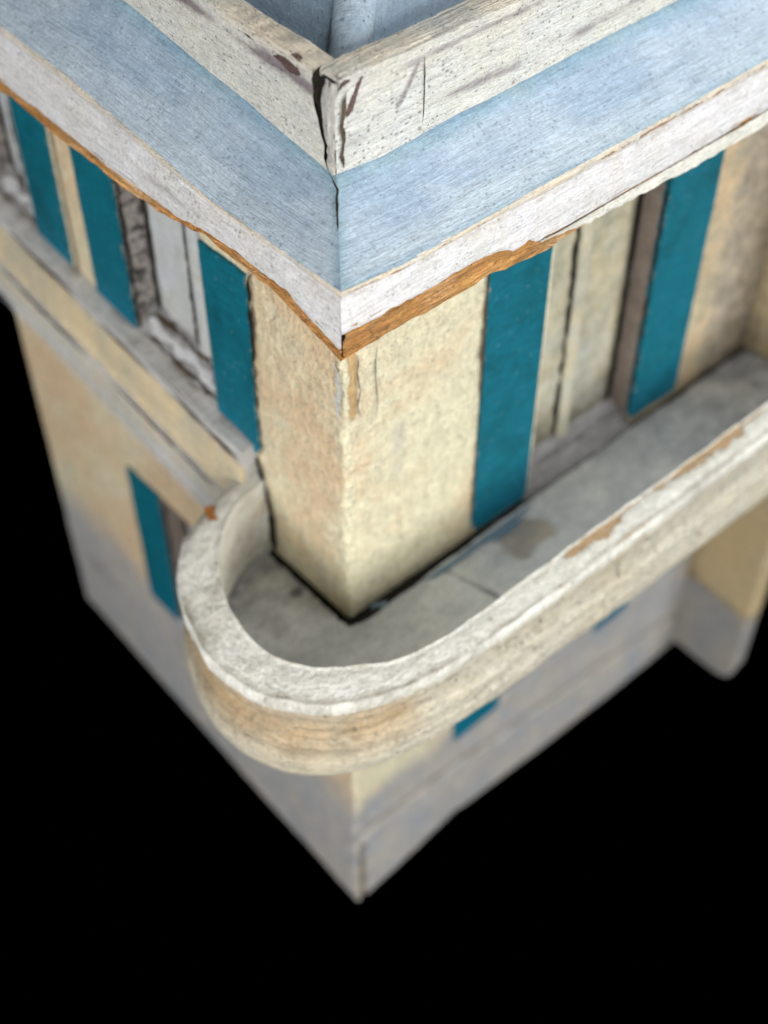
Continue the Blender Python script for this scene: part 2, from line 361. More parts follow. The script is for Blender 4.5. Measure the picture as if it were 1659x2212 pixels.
# ---------------------------------------------------------------- windows
def window(side, a, b, z0, z1, bars, far_mat, D=.19, zs_=0.0, panetint=0.0, sill_drop=.16, crack=True):
    T = L3 if side == 'l' else R3; fl = side == 'l'
    f = MB()
    for (u, flip) in ((a, True), (b, False)):        # jambs
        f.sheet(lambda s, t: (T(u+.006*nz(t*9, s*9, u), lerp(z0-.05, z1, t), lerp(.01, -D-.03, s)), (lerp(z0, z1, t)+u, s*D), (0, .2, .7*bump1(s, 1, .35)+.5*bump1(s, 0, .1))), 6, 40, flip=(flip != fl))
    f.sheet(lambda s, t: (T(lerp(a, b, s), z1, lerp(.01, -D-.03, t)), (s, t*D), (0, 0, 0)), 4, 2, flip=fl)
    f.ribbon([(b+(-.035 if fl else -.04), z0-.03), (b-.035, z1)], lambda x, y, off: T(x, y, off-D), .055, .012, mi=1, jag=.25, sub=.08)
    f.ribbon([(z0, -.012), (z1, -.012)], lambda x, y, off: T(b-off, x, y), .024, .008, mi=1, jag=.4, sub=.05)
    fr = f.build('window', [far_mat, m_dark], root)
    p = MB()
    p.sheet(lambda s, t: (T(lerp(a, b, s), lerp(z0-.05, z1, t), -D+.006*nz(s*5, t*5, a)), (s*(b-a)+a, t*(z1-z0)+z0),
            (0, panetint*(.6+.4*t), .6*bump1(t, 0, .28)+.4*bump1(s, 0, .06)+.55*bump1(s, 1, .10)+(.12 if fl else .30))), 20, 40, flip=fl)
    p.build('pane', m_pane, fr)
    m = MB(); cs = 1 if fl else -1
    for (u, w_, o) in bars:                              # glazing bars: a rounded strip with a dark split beside it
        def bar(s, t):
            an = (s-.5)*math.pi
            return T(u+w_/2*math.sin(an)+.008*nz(t*4, u), lerp(z0-.03, z1, t), -D+.004+o*math.cos(an)), (t*(z1-z0), s*w_), (0, .15+panetint*.6, .35*bump1(s, 0, .3))
        m.sheet(bar, 8, 30, flip=fl)
        if crack:
            m.ribbon([(u+cs*(w_*.5+.02), z0), (u+cs*(w_*.5+.015), z1)], lambda x, y, off: T(x+.012*nz(y*3, u), y, off-D), .040, .012, mi=1, jag=.55, sub=.05)
    if bars: m.build('glazing_bar', [m_pane, m_dark], fr)
    s_ = MB()
    def sill(s, t):
        u = lerp(a-.02, b+.02, s)
        zz = z0+zs_*(u-a)+lerp(sill_drop, -.005, t)+.006*nz(u*8, t*4)
        if t > .999: zz -= .03
        return T(u, zz, lerp(-D-.01, .03, t)), (u, t*.4), (0, .1, .55*bump1(t, .45, .18)+.4*bump1(t, 0, .2)+.3*bump1(s, 0 if side == 'r' else 1, .2))
    s_.sheet(sill, 30, 8, flip=fl)
    if fl and z1 > 0:
        for (vv, ww, kk) in ((.25, .035, 1), (.55, .05, 2), (.80, .025, 1)):
            s_.ribbon([(a+.02, vv), (b-.02, vv)], lambda u, v, off: T(u, z0+zs_*(u-a)+lerp(sill_drop, -.005, v)+.006, lerp(-D-.01, .03, v)), ww*4, 0, mi=kk, jag=.9, sub=.05)
    s_.build('sill', [m_sill, m_crust, m_white], fr)
    return fr
window('l', 1.37, 2.35, HL[0][2], 2.64, [(1.76, .13, .03)], m_jamb, zs_=.115)
window('l', 3.62, 4.30, HL[1][2], 2.64, [(4.02, .12, .03)], m_jamb, zs_=.115)
window('l', 1.70, 2.48, -2.42, -.73, [(2.1, .10, .03)], m_jamb2, sill_drop=.1)
window('r', 1.76, 2.95, .03, 2.64, [(2.37, .14, .035)], m_jamb2, D=.21, panetint=1.0)
window('r', 1.72, 2.98, -2.55, -.53, [(2.3, .12, .03)], m_jamb2, panetint=.3, sill_drop=.1)

# ---------------------------------------------------------------- roof edge
OL, OR = .40, .50            # eave overhang left and right
TOP_L = [(-.5, 3.49), (.13, 3.47), (.6, 3.455), (1.16, 3.52), (1.6, 3.56), (2.07, 3.60), (5, 3.62)]
PAINT_L = [(-.5, 3.145), (-.1, 3.26), (.3, 3.275), (.63, 3.245), (1.0, 3.19), (1.6, 3.175), (2.1, 3.20), (5, 3.20)]
BOT_L = [(-.5, 3.04), (-.1, 3.13), (.2, 3.185), (.63, 3.18), (1.02, 3.125), (1.6, 3.075), (2.1, 3.085), (5, 3.09)]
TOP_R = [(-.4, 3.49), (0, 3.445), (5, 3.46)]
PAINT_R = [(-.4, 3.25), (-.07, 3.225), (.3, 3.225), (.5, 3.225), (.70, 3.20), (.76, 3.175), (.80, 3.15), (.86, 3.155), (.93, 3.17), (.99, 3.11), (1.2, 3.10), (5, 3.10)]
BOT_R = [(-.4, 3.06), (-.07, 3.05), (.7, 3.03), (1.07, 3.0), (1.35, 3.02), (1.6, 3.04), (2.3, 2.995), (5, 2.995)]
PB_L = [(0, 3.745), (.5, 3.815), (1.1, 3.89), (1.8, 3.97), (5, 4.03)]
PB_R = [(0, 3.745), (.3, 3.715), (.9, 3.735), (2.5, 3.76), (5, 3.78)]

cor = MB()
def corn(side):
    tab_b, tab_t, o, oo, end = (PB_L, TOP_L, OL, OR, LY) if side == 'l' else (PB_R, TOP_R, OR, OL, LX)
    T = L3 if side == 'l' else R3
    def fn(u, t):
        s0 = -oo*t; s1 = end+.45*t
        k = lerp(s0, s1, u)
        z = lerp(table(max(k, 0), tab_b), table(k, tab_t), t)+.010*nz(k*1.5, t*2, 2)+.004*nz(k*10, t*8)
        z -= .020*math.sin(math.pi*t)
        ti = 1.0*bump1(t, 0, .24)+.55*bump1(t, 1, .12)*(1 if side == 'r' else .5)+.7*max(0, 1-(k-s0)/.10)  # term at the parapet foot paints its shadow as a teal band
        return T(k, z, o*t), (k+(0 if side == 'l' else 20), t*.5), (0, ti, .50*bump1(t, 0, .07)+.15*blob(k, t, .9, .5, .5, .4), .42+.5*sst(.55, 1, t)+.4*nz(k*1.5, t*3, 4)-.2*bump1(t, 0, .4))
    cor.sheet(fn, 220, 12, flip=(side != 'l'))
corn('l'); corn('r')
for T, e, w_ in ((lambda k, z, o: Vector((LX+o, k, z)), LY, 0), (lambda k, z, o: Vector((k, LY+o, z)), LX, 1)):
    cor.sheet(lambda u, t: (T(lerp(-.4*t, e+.45*t, u), 3.78-.3*t, .45*t), (u*5, t*.5), (0, 0, 0)), 30, 3, flip=(w_ == 0))
# split running down the hip of the blue slope
def hip3(u, v, off): # u sideways, v 0..1 down the hip
    return Vector((-OL*v+u*.7, -OR*v-u*.7, lerp(3.745, 3.49, v)+off))
cor.ribbon([(-.035, .0), (-.018, .07), (.002, .15), (-.004, .26), (.0, .36), (-.006, .5)], lambda u, v, off: hip3(u, v, off-.006), .011, .012, sub=.02)
cor.build('cornice', [m_blue, m_dark, m_para], root, label='blue painted sloping roof edge')

def fascia(side):
    tt, tp, tb, o, oo, end = (TOP_L, PAINT_L, BOT_L, OL, OR, LY) if side == 'l' else (TOP_R, PAINT_R, BOT_R, OR, OL, LX)
    T = L3 if side == 'l' else R3
    f = MB(); n = 420
    prof = [(0, -.01), (.03, .004), (.09, .008), (.14, .004), (.20, -.004), (.27, .004), (.40, .018), (.60, .030), (.80, .038), (.93, .042), (1.0, .038), (1.0, .012)]
    pr = []
    for a, b in zip(prof, prof[1:]): pr += [(lerp(a[0], b[0], i/3), lerp(a[1], b[1], i/3)) for i in range(3)]
    pr.append(prof[-1])
    def face(u, v):
        q, d = pr[int(round(v*(len(pr)-1)))]
        k = lerp(-oo-d, end+.45, u)
        zt, zp = table(k, tt), table(k, tp)+.012*nz(k*4, 2.)+.06*max(0, nz(k*7, 1.)-.2)+.005*nz(k*25, 6.)
        z = lerp(zt, zp, q)
        if q > .97 and d < .04: z -= .0
        dd = d+.006*nz(k*2, q*3, 8)+.004*nz(k*13, q*10)*(1 if .05 < q else 2)
        wear = .12*bump1(q, 1, .1); dirt_shade = 0; ti = .06
        if side == 'r':
            wear = max(wear, .56*bump1(q, .10, .10)+.1*nz(k*1.4, 5.)*bump1(q, .1, .1))   # paint rubbed off the arris
            ti = .25+.7*bump1(q, .06, .16)
            dirt_shade = .34*bump1(q, .26, .12)
        else:
            ti = .25+.6*bump1(q, .06, .12); dirt_shade = .30*bump1(q, .26, .1)+.5*blob(k, q, 1.0, .62, .6, .2); wear = max(wear, .50*blob(k, q, .9, .75, .5, .15))
        return T(k, z, o+dd), (k+side_off, z*1.0), (wear, ti, dirt_shade)
    side_off = 0 if side == 'l' else 33
    f.sheet(face, n, len(pr)-1, flip=(side != 'l'))
    ob = f.build('fascia', m_white, root)
    # bare split wood (or thin painted lath) under the white moulding
    g = MB()
    def wood(u, v):
        k = lerp(-oo-.01, end+.44, u)
        zp, zb = table(k, tp)+.03, table(k, tb)+.012*nz(k*4, 7.)+.05*max(0, nz(k*5, 4.)-.22)-.035*max(0, nz(k*3.1, 9.)-.2)
        gv = .020*nz(k*1.2, v*6, 3)+.014*nz(k*2.5, v*16, 5)+.010*nz(k*9, v*30, 5)
        d = lerp(.030, .012, v)+gv
        z = lerp(zp, zb, min(1, v/.8))
        if v > .8: d = lerp(d, -.10, (v-.8)/.2)
        return T(k, z, o+d), (k, z*1.2), (0, .4*max(0, nz(k*2, 3.))+.15, .55*bump1(v, .3, .2)*sst(-.2, .8, nz(k*1.3, 9.)))
    g.sheet(wood, n, 20, flip=(side != 'l'))
    g.build('bare_edge', m_wood, ob, label='strip of bare orange wood under the white moulding')
    if side == 'r':
        h = MB()
        def lath(u, v):
            k = lerp(1.02, end+.44, u)
            zp, zb = table(k, tp)+.01, table(k, tb)-.006+.016*max(0, nz(k*5, 3.2))+.010*nz(k*17, 2.2)
            if k < 1.5: zb = lerp(zp-.012, zb, sst(1.05, 1.6, k)*(1+.6*nz(k*14, 1.)))
            d = .022+.005*nz(k*2, v*4, 6)
            w_ = .5*bump1(v, .85, .2)*sst(.1, .5, nz(k*1.6, 4.4))+.15*bump1(v, .85, .2)+.62*bump1(v, 0, .2)
            if v > .86: d = .0
            return T(k, lerp(zp, zb, min(1, v/.85)), o+d+.030), (k+50, v*.15), (w_, 0, .1)
        h.sheet(lath, 340, 10, flip=True)
        h.build('lath', m_rim, ob)
    # soffit back to the wall
    s_ = MB()
    s_.sheet(lambda u, v: (T(lerp(-oo*(1-v), end+.44, u), lerp(table(lerp(-oo, end, u), tb)+.01, 3.06 if side == 'r' else 3.12, v), lerp(o-.06, -.02, v)), (u*5, v*.5), (0, 0, .3)), 60, 4, flip=(side == 'l'))
    s_.build('soffit', m_wall, root)
fascia('l'); fascia('r')
b = MB(); b.box(LX, LX+.45, -.4, LY+.45, 3.05, 3.45, step=.4); b.box(-.3, LX-.002, LY, LY+.45, 3.05, 3.45, step=.4); b.build('fascia', m_white, root)

# ---------------------------------------------------------------- parapet boards with the open joint
TH = .15
def ptop_l(y): return 4.28+.02*y+.012*nz(y*2.5, 3.)+.008*nz(y*11, 5.)
def ptop_r(x): return 4.28-.01*x+.012*nz(x*2.5, 8.)+.009*nz(x*12, 6.)
def joint(z):   # y of the jagged end of the left board
    return table(z, [(3.70, .035), (3.80, .085), (3.88, .075), (3.95, .105), (4.02, .118), (4.08, .142), (4.14, .158), (4.20, .172), (4.25, .160), (4.33, .15)])+.006*nz(z*30, 1.)
def edge_r(z):  # y of the end grain of the right board
    return table(z, [(3.70, .03), (3.80, .072), (3.88, .062), (3.95, .088), (4.05, .10), (4.12, .112), (4.17, .108), (4.25, .10), (4.33, .085)])+.005*nz(z*25, 4.)
pl = MB()
us = frange(0, 1, .012)
def profile_l(k, v):
    # v: 0..1 outer face, 1..1.6 top, 1.6..2 inner face
    end = LY
    zt = ptop_l(k)
    if v <= 1:
        z = lerp(table(k, PB_L)-.03, zt-.02, v)
        x = -.004*nz(k*3, z*3)-.012*sst(.80, .74, v)+.0
        y0 = joint(z)
        dirt_shade = .80*bump1(v, .82, .12)*sst(-.4, .3, nz(k*2.2, 3.7)+.35*bump1(k, .2, .5))+.55*bump1(v, .80+.05*nz(k*3, 1.), .03)*sst(3, .4, k)+.12
        wear = .44*bump1(v, .90, .05)*sst(2.0, .8, k)+.95*blob(k, v, .20, .86, .16, .13)+.5*blob(k, v, .55, .94, .14, .06)
        tint = .5*sst(.8, 1, v)
    elif v <= 1.6:
        t = (v-1)/.6; z = zt-.02*(1-min(1, 5*t))-.012*max(0, t-.85)/.15; x = lerp(0, TH, t)+(-.010 if t < .01 else 0); y0 = lerp(joint(4.28), .14, t)
        dirt_shade = .15; wear = .28*bump1(t, 0, .2)+.5*blob(k, t, .14, .1, .1, .4); tint = .9
    else:
        t = (v-1.6)/.4; z = lerp(zt-.02, 3.95, t); x = TH; y0 = .14; dirt_shade = .2; wear = 0; tint = .3
    return x, z, y0, (wear, tint, dirt_shade)
vs2 = frange(0, 1, .04)+[1.02, 1.08, 1.15, 1.25, 1.35, 1.45, 1.55, 1.6]+[1.7, 1.85, 2.0]
def pfl(u, v):
    k = LY*u**1.6
    x, z, y0, w_ = profile_l(k, v)
    y = max(y0, 0)+(LY-y0)*u**1.6
    return Vector((x, y, z)), (y, z+x), w_
pl.grid([i/230 for i in range(231)], vs2, pfl, flip=False)
pl.sheet(lambda t, s: (Vector((lerp(0, TH, s), lerp(joint(lerp(3.7, 4.27, t)), .15, s)+.008*nz(t*9, s*9), lerp(3.7, 4.265, t))), (t*.6, s*.2), (.2, .2, .9+.6*s)), 24, 6, flip=True, mi=2)
pl.build('parapet_board', [m_para, m_dark, m_crust], root, label='left parapet board, its chipped end standing off the joint')
pr_ = MB()
def pfr(u, v):
    k = LX*u**1.5
    zt = ptop_r(k)-.03*max(0, 1-k/.10)**2
    bx = 0.0
    if v <= 1:
        z = lerp(table(k, PB_R)-.03, zt-.012, v); y = -.004*nz(k*3, z*3, 1)-.010*sst(.86, .92, v)*(1 if k > .35 else 0)-.003*sst(.45, .40, v)
        y += .018*blob(k, v, .17+.12*(v-.6), .72, .05, .30)
        dirt_shade = .72*bump1(v, .86, .05)*sst(.3, .6, k)*sst(2.2, 1.2, k)+.58*bump1(v, .30+.03*math.sin(k*3), .09)*sst(-.15, .45, nz(k*2.3, 1.7)+.25)
        dirt_shade += .8*max(0, 1-abs((v-.66)-(k-.50)*2.4)/.075)*sst(.40, .5, v)*sst(.86, .78, v)*sst(.25, .36, k)+.08
        wear = .47*bump1(v, .93, .05)*sst(.4, .9, k)+.5*bump1(v, .34+.03*math.sin(k*3), .05)*sst(-.1, .5, nz(k*2.3, 1.7)+.25)+.85*blob(k, v, .06, .95, .11, .08)+1.05*max(0, 1-abs((k-.10)-(v-.66)*.30)/.045)*sst(.52, .66, v)*sst(.97, .90, v)
        tint = .3*sst(.5, .8, v)
    elif v <= 1.6:
        t = (v-1)/.6; z = zt-.012*(1-min(1, 4*t)); y = lerp(0, TH, t)+(-.008 if t < .01 else 0); dirt_shade = .55*bump1(t, .1, .15)*sst(0, .3, nz(k*3, 6.)); wear = .30*bump1(t, 0, .2)+.5*blob(k, t, .05, .2, .08, .3); tint = .9
    else:
        t = (v-1.6)/.4; z = lerp(zt-.012, 3.95, t); y = TH; dirt_shade = .2; wear = 0; tint = .2
    # rounded end of the board
    return Vector((k+.035*max(0, 1-k/.04)*(sst(.75, 1.0, min(v, 1))), y, z)), (k+60, z+y), (wear, tint, dirt_shade)
pr_.grid([i/260 for i in range(261)], vs2, pfr, flip=True)
def endgrain(t, s):
    z = lerp(3.70, ptop_r(0)-.035, t); e = edge_r(z)
    x = .035*sst(.75, 1.0, t)+.012*nz(t*11, s*6)-.018*math.sin(math.pi*s)
    y = lerp(0, e, s)
    return Vector((x, y-.0, z)), (t*.6+3, s*.3), (.55*blob(t, s, .97, .5, .12, .9), .35, .2*bump1(s, 0, .2)+.15)
pr_.sheet(endgrain, 30, 8)
pr_.sheet(lambda t, s: (Vector((lerp(0, TH, s)+.03*(1-s), lerp(edge_r(lerp(3.7, 4.25, t)), .11, s), lerp(3.7, 4.25, t))), (t, s), (.9, .3, .8)), 24, 6)
pr_.sheet(lambda t, s: (Vector((lerp(.03, TH, t), lerp(0, lerp(.085, .12, t), s), 4.25)), (t*.1, s*.1), (.3, .6, .2)), 3, 3, flip=True)
pr_.ribbon([(.075, 4.20), (.05, 4.12), (.035, 4.0), (.05, 3.92), (.03, 3.84), (.045, 3.76)], R3, .020, .010, mi=2, jag=.7, sub=.02)
pr_.ribbon([(.60, 4.19), (.605, 4.0), (.60, 3.78)], R3, .006, .008)
pr_.build('parapet_board', [m_para, m_dark, m_crust], root, label='right parapet board with scuffed end grain at the corner')
jf = MB()                        # dark depth of the joint
jf.sheet(lambda t, s: (Vector((.035, lerp(.03, .22, s), lerp(3.65, 4.225, t))), (t, s), (0, 0, 0)), 4, 2)
jf.build('joint', m_dark, root)
pb = MB(); pb.box(LX-TH, LX, .0, LY-.002, 3.7, 4.25, step=.4); pb.box(TH, LX-TH-.002, LY-TH, LY, 3.7, 4.25, step=.4); pb.build('parapet_board', m_para, root)

# ---------------------------------------------------------------- inner hipped roof and its hip batten
ir = MB(); H0 = 4.07; SL = .42
def hip(k, d): return H0+SL*d
ir.sheet(lambda u, t: (Vector((lerp(TH-.01, 2.25, t), lerp(TH+2.1*t, LY-.15-2.0*t, u), H0+SL*2.1*t)), (t*2, u*4), (0, 0, .35*bump1(t, 0, .05))), 60, 30)
ir.sheet(lambda u, t: (Vector((lerp(TH+2.1*t, LX-.15-2.2*t, u), lerp(TH-.01, 2.25, t), H0+SL*2.1*t)), (t*2+7, u*4), (0, .6, .35*bump1(t, 0, .05))), 60, 30, flip=True)  # right slope tinted paler: its brighter lighting is put into the colour
ir.sheet(lambda u, t: (Vector((lerp(LX-.15, 2.25, t), lerp(TH+2.1*t, LY-.15-2.0*t, u), H0+SL*2.1*t)), (t*2, u*4), (0, 0, 0)), 6, 6, flip=True)
ir.sheet(lambda u, t: (Vector((lerp(TH+2.1*t, LX-.15-2.2*t, u), lerp(LY-.15, 2.25, t), H0+SL*2.1*t)), (t*2+7, u*4), (0, 0, 0)), 6, 6)
ir.build('inner_roof', m_inner, root, label='blue painted hipped roof inside the parapet')
bt = MB()
def bat(u, t):
    k = lerp(TH-.02, 2.2, u); an = (t-.5)*math.pi
    off = .115*math.sin(an); zz = H0+SL*(k-TH)-.02+.095*math.cos(an)**.7 if abs(an) < 1.57 else H0+SL*(k-TH)-.06
    return Vector((k+.03+off*.707, k-.03-off*.707, zz+.003*nz(k*6, t*4))), (k+4, t*.3), (0, .7, .5*bump1(t, 1, .12)+.4*bump1(t, 0, .2))
bt.sheet(bat, 60, 14, flip=False)
bt.build('hip_batten', m_inner, root, label='rounded blue batten on the hip')

# ---------------------------------------------------------------- balcony
OUT = [(0, 1.05), (-.30, .985), (-.56, .90), (-.78, .79), (-.95, .62), (-1.08, .40), (-1.18, .12), (-1.225, -.15), (-1.17, -.46), (-1.02, -.72), (-.82, -.91), (-.53, -1.045), (-.05, -1.135), (.5, -1.16), (1.5, -1.17), (3.0, -1.16), (4.44, -1.16)]
INN = [(0, .88), (-.20, .865), (-.40, .79), (-.56, .67), (-.68, .53), (-.80, .34), (-.90, .12), (-.945, -.13), (-.92, -.37), (-.80, -.58), (-.62, -.74), (-.39, -.88), (-.01, -.965), (.5, -.975), (1.5, -.975), (3.0, -.975), (4.44, -.975)]
WAL = [(-.062, .86), (-.062, .80), (-.06, .70), (-.06, .55), (-.06, .42), (-.06, .30), (-.062, .16), (-.062, .06), (-.06, -.02), (-.056, -.055), (-.02, -.065), (.03, -.085), (.12, -.09), (.5, -.086), (1.5, -.055), (3.0, -.035), (4.44, -.04)]
def cr(P, t):
    n = len(P)-1; x = min(t*n, n-1e-6); i = int(x); f = x-i
    p = [Vector(P[max(0, min(n, i+j))]) for j in (-1, 0, 1, 2)]
    if i >= 13: return p[1].lerp(p[2], f)
    return .5*((2*p[1])+(-p[0]+p[2])*f+(2*p[0]-5*p[1]+4*p[2]-p[3])*f*f+(-p[0]+3*p[1]-3*p[2]+p[3])*f**3)
ts = []
for i in range(16):
    m_ = 22 if i < 12 else (30 if i < 13 else (36 if i < 15 else 30))
    ts += [(i+j/m_)/16 for j in range(m_)]
ts.append(1.0)
arc = [0]; pv = cr(OUT, 0)
for t in ts[1:]:
    q = cr(OUT, t); arc.append(arc[-1]+(q-pv).length); pv = q
ARC = dict(zip(ts, arc))
def bal_bot(t, p): return table(t, [(0, -.05), (3/16, -.10), (6/16, -.13), (9/16, -.13), (12/16, -.02), (13/16, -.03), (15/16, -.15), (1, -.22)])
def rimz(t, p): return .75+.008*nz(p.x*2, p.y*2)
# cross-section entries: (q across 0 inner..1 outer, z, part)
def bal_pt(t, code):
    o, i_ = cr(OUT, t), cr(INN, t); d = (o-i_).normalized(); n = d
    s_ = ARC[t]; zt = rimz(t, o); zb = bal_bot(t, o)
    kind, a, b_ = code
    if kind == 'i': p = i_+d*(.02*(1-a)); z = lerp(-.02, zt, a); w_ = (0, .25, .20+.25*(1-a))
    elif kind == 't': p = i_.lerp(o, a); z = zt+.012*math.sin(math.pi*a)-.012; w_ = None
    elif kind == 'f': p = o+d*b_; z = lerp(zt, zb, a); w_ = None
    j = .010*nz(p.x*5, p.y*5, z*3)+.005*nz(p.x*16, p.y*16, z*16)
    p = p+n*j; z += .006*nz(p.x*9, p.y*9, z*9+3)
    return p, z, s_, zt, zb
rim = MB()
rim_codes = [('i', a/8, 0) for a in range(9)]+[('t', a/10, 0) for a in range(1, 10)]+[('t', 1, 0)]+[('f', .02, .014), ('f', .06, .022), ('f', .11, .022), ('f', .145, .016), ('f', .155, -.02)]
def rimf(i, t):
    code = rim_codes[i]; p, z, s_, zt, zb = bal_pt(t, code)
    x = p.x; ro = sst(8/16, 16/16, t)
    right = sst(0.1, 1.2, x) if p.y < -.5 else 0
    wear = 0; ti = 0; di = 0
    if code[0] == 't':
        wear = right*(.27+.36*bump1(code[1], .02, .35)*sst(1.2, 2.2, x)+.30*sst(-.1, .5, nz(x*1.9, 2.))*bump1(code[1], .3, .5))+right*.42*bump1(code[1], 0, .14)+.32*bump1(code[1], 1, .12)*sst(-.1, .4, nz(s_*1.7, 1.2)+.1)
        wear += .75*blob(x, p.y, -.60, .86, .07, .06)+.62*blob(x, p.y, 2.75, -1.0, .28, .12)+.4*blob(x, p.y, 1.35, -1.02, .35, .05)+.55*blob(x, p.y, .32, -1.06, .20, .07)+.4*blob(x, p.y, -.15, -1.03, .2, .06)
        di = .16+.42*bump1(code[1], 1, .22)*sst(-.3, .3, nz(s_*1.3, 3.)+.2)+.25*max(0, nz(s_*2, code[1]*3, 6.)); ti = .12
    elif code[0] == 'f':
        wear = .33*sst(-.2, .4, nz(s_*2.3, 5.))*right+.25*bump1(code[1], .155, .06); di = .42*sst(-.3, .5, nz(s_*1.6, 8.))
    else: di = .18+.2*(1-code[1]); ti = .35*sst(0, .4, nz(p.x*4, p.y*4, z*3)+.1)
    v = .3*code[1]+(0 if code[0] == 'i' else .5 if code[0] == 't' else 1.0)
    if code[0] == 'i': v = code[1]*.75
    if code[0] == 't': v = .75+code[1]*.23
    return Vector((p.x, p.y, z)), (s_, v), (wear, ti, di)
ids = [[rim.vert(*rimf(i, t)) for i in range(len(rim_codes))] for t in ts]
for a in range(len(ts)-1):
    for c in range(len(rim_codes)-1):
        rim.f.append([ids[a][c], ids[a][c+1], ids[a+1][c+1], ids[a+1][c]]); rim.mi.append(0)
fc = MB()
FACE_RIDGE = 1
face_codes = [('f', .15, -.030), ('f', .20, -.034), ('f', .27, -.036), ('f', .34, -.036), ('f', .41, -.034), ('f', .48, -.028), ('f', .54, -.016), ('f', .58, .002), ('f', .61, .018), ('f', .64, .016), ('f', .67, .010), ('f', .72, .022), ('f', .78, .040), ('f', .84, .046), ('f', .90, .040), ('f', .96, .020), ('f', 1.0, -.02), ('f', 1.0, -.10)]
def facef(i, t):
    code = face_codes[i]; p, z, s_, zt, zb = bal_pt(t, code)
    left = sst(.0, -.6, p.x)
    di = .22*bump1(code[1], .70, .10)*left+.45*bump1(code[1], 1.0, .08)*left+.06+.30*bump1(code[1], .56, .06)*left
    wear = .34*bump1(code[1], 1.0, .1)*left+.36*left*bump1(code[1], .55, .25)
    return Vector((p.x, p.y, z)), (s_+20, z), (wear, .75*left*bump1(code[1], .45, .5), di)
ids = [[fc.vert(*facef(i, t)) for i in range(len(face_codes))] for t in ts]
for a in range(len(ts)-1):
    for c in range(len(face_codes)-1):
        fc.f.append([ids[a][c], ids[a][c+1], ids[a+1][c+1], ids[a+1][c]]); fc.mi.append(0)
# underside
fc.grid(ts, [0, .5, 1], lambda t, v: (Vector((*cr(OUT, t).lerp(cr(WAL, t)*.0+Vector((max(cr(WAL, t).x, -.0)+.01, min(cr(WAL, t).y, 9)))+Vector((0, 0)), v).to_tuple(), bal_bot(t, None)+.012)) - Vector((0, 0, 0)), (ARC[t], v), (0, .2, .3)), flip=True)
for (x, z0, dz) in ((1.50, .50, .22), (2.62, .50, .16), (2.78, .62, .05), (2.86, .66, .04)):
    fc.ribbon([(x, z0), (x-.01, z0-dz*.5), (x+.02, z0-dz)], lambda u, v, off: Vector((u, -1.148-off, v)), .010, .012, jag=.3)
for k in range(46):
    x = random.uniform(-.1, 2.9); z = random.choice((.52, .40, .30, .12))+random.uniform(-.06, .06); l = random.uniform(.012, .04)
    fc.ribbon([(x, z), (x+random.uniform(-.012, .012), z-l)], lambda u, v, off: Vector((u, -1.128-off-(.04 if v < .2 else 0)-.02*min(1, max(0, u)), v)), random.uniform(.010, .020), .012, mi=2, jag=.4, sub=.01)
fl_ = MB()
def floorf(t, v):
    a, b_ = cr(WAL, t), cr(INN, t)+(cr(INN, t)-cr(WAL, t)).normalized()*.03
    p = a.lerp(b_, v)
    if v < .01: p += (b_-a).normalized()*(.012*nz(ARC[t]*7, 4.)+.010*nz(ARC[t]*19, 7.)+(.02*bump1(p.x, 3.55, .2)))
    x, y = p
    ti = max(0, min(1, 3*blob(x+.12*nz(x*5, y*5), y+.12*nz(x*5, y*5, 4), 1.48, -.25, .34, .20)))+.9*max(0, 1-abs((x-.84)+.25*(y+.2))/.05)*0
    di = .40*sst(.1, .7, max(y, 0))+.32*sst(2.2, 4.2, x)+.22*bump1(v, .97, .12)+.2*bump1(v, 0, .1)+1.2*blob(x, y, -.14, .43, .07, .06)+.35*blob(x, y, -.45, .35, .25, .45)  # shade painted in at the left corner and far right, plus smudges
    di += .75*max(0, 1-abs((x-.84)+.25*(y+.2))/.045)*(1 if y < -.10 else 0)
    if x > 1.7: di += .12
    return Vector((x, y, .010*nz(x*2, y*2)+.01*max(0, v-.9))), (x+5, y), (0, ti, di)
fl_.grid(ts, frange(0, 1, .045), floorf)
def ft3(u, v, off): return Vector((u, v, off))
root_b = bpy.data.objects.new('balcony', None); C.objects.link(root_b); root_b.parent = root
m_rust = mat('rust_stain', (.30, .10, .02), (.45, .20, .05), dirt_shade=(.12, .04, .01), grain=(9, 9), spk=0)
rim.ribbon([(-.56, .855), (-.50, .895), (-.44, .915)], lambda u, v, off: Vector((u, v, .752+off)), .055, .004, mi=1, jag=1.0, sub=.015)
rim.build('rim', [m_rim, m_rust], root_b, label='weathered white rim, paint worn to wood on the right')
fc.build('balustrade', [m_face, m_dark, m_crust], root_b)
# teal paint smeared on the floor beside the shutter
m_smear = mat('teal_smear', (.10, .22, .32), (.26, .31, .33), dirt_shade=(.1, .14, .16), grain=(8, 8), spk=0)
fl_.ribbon([(.62, -.115), (1.0, -.12), (1.4, -.12), (1.74, -.10)], ft3, .045, .014, mi=1, jag=.35, sub=.09)
fl_.ribbon([(1.25, -.165), (1.5, -.165), (1.62, -.15)], ft3, .04, .015, mi=1, jag=.4, sub=.09)
fl_.ribbon([(.16, -.052), (.30, -.058)], ft3, .05, .013, mi=1, jag=.9)
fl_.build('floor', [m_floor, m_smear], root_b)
# black gap where floor meets wall
gp = MB()
gp.sheet(lambda u, v: (Vector((-.085*v, .92*u-.07*v*(1-u), -.008)), (u, v), (0, 0, 0)), 20, 2, flip=True)
gp.sheet(lambda u, v: (Vector((4.4*u-.07*v*(1-u), -.11*v, -.008)), (u*4, v), (0, 0, 0)), 60, 2)
gp.ribbon([(-.02, .84), (.12, .82), (.30, .81), (.60, .86), (.76, .90), (.95, .93)], lambda u, v, off: Vector((-.026, v+.01, u)), .07, 0, mi=0, jag=.3)
gp.build('gap', m_dark, root_b)

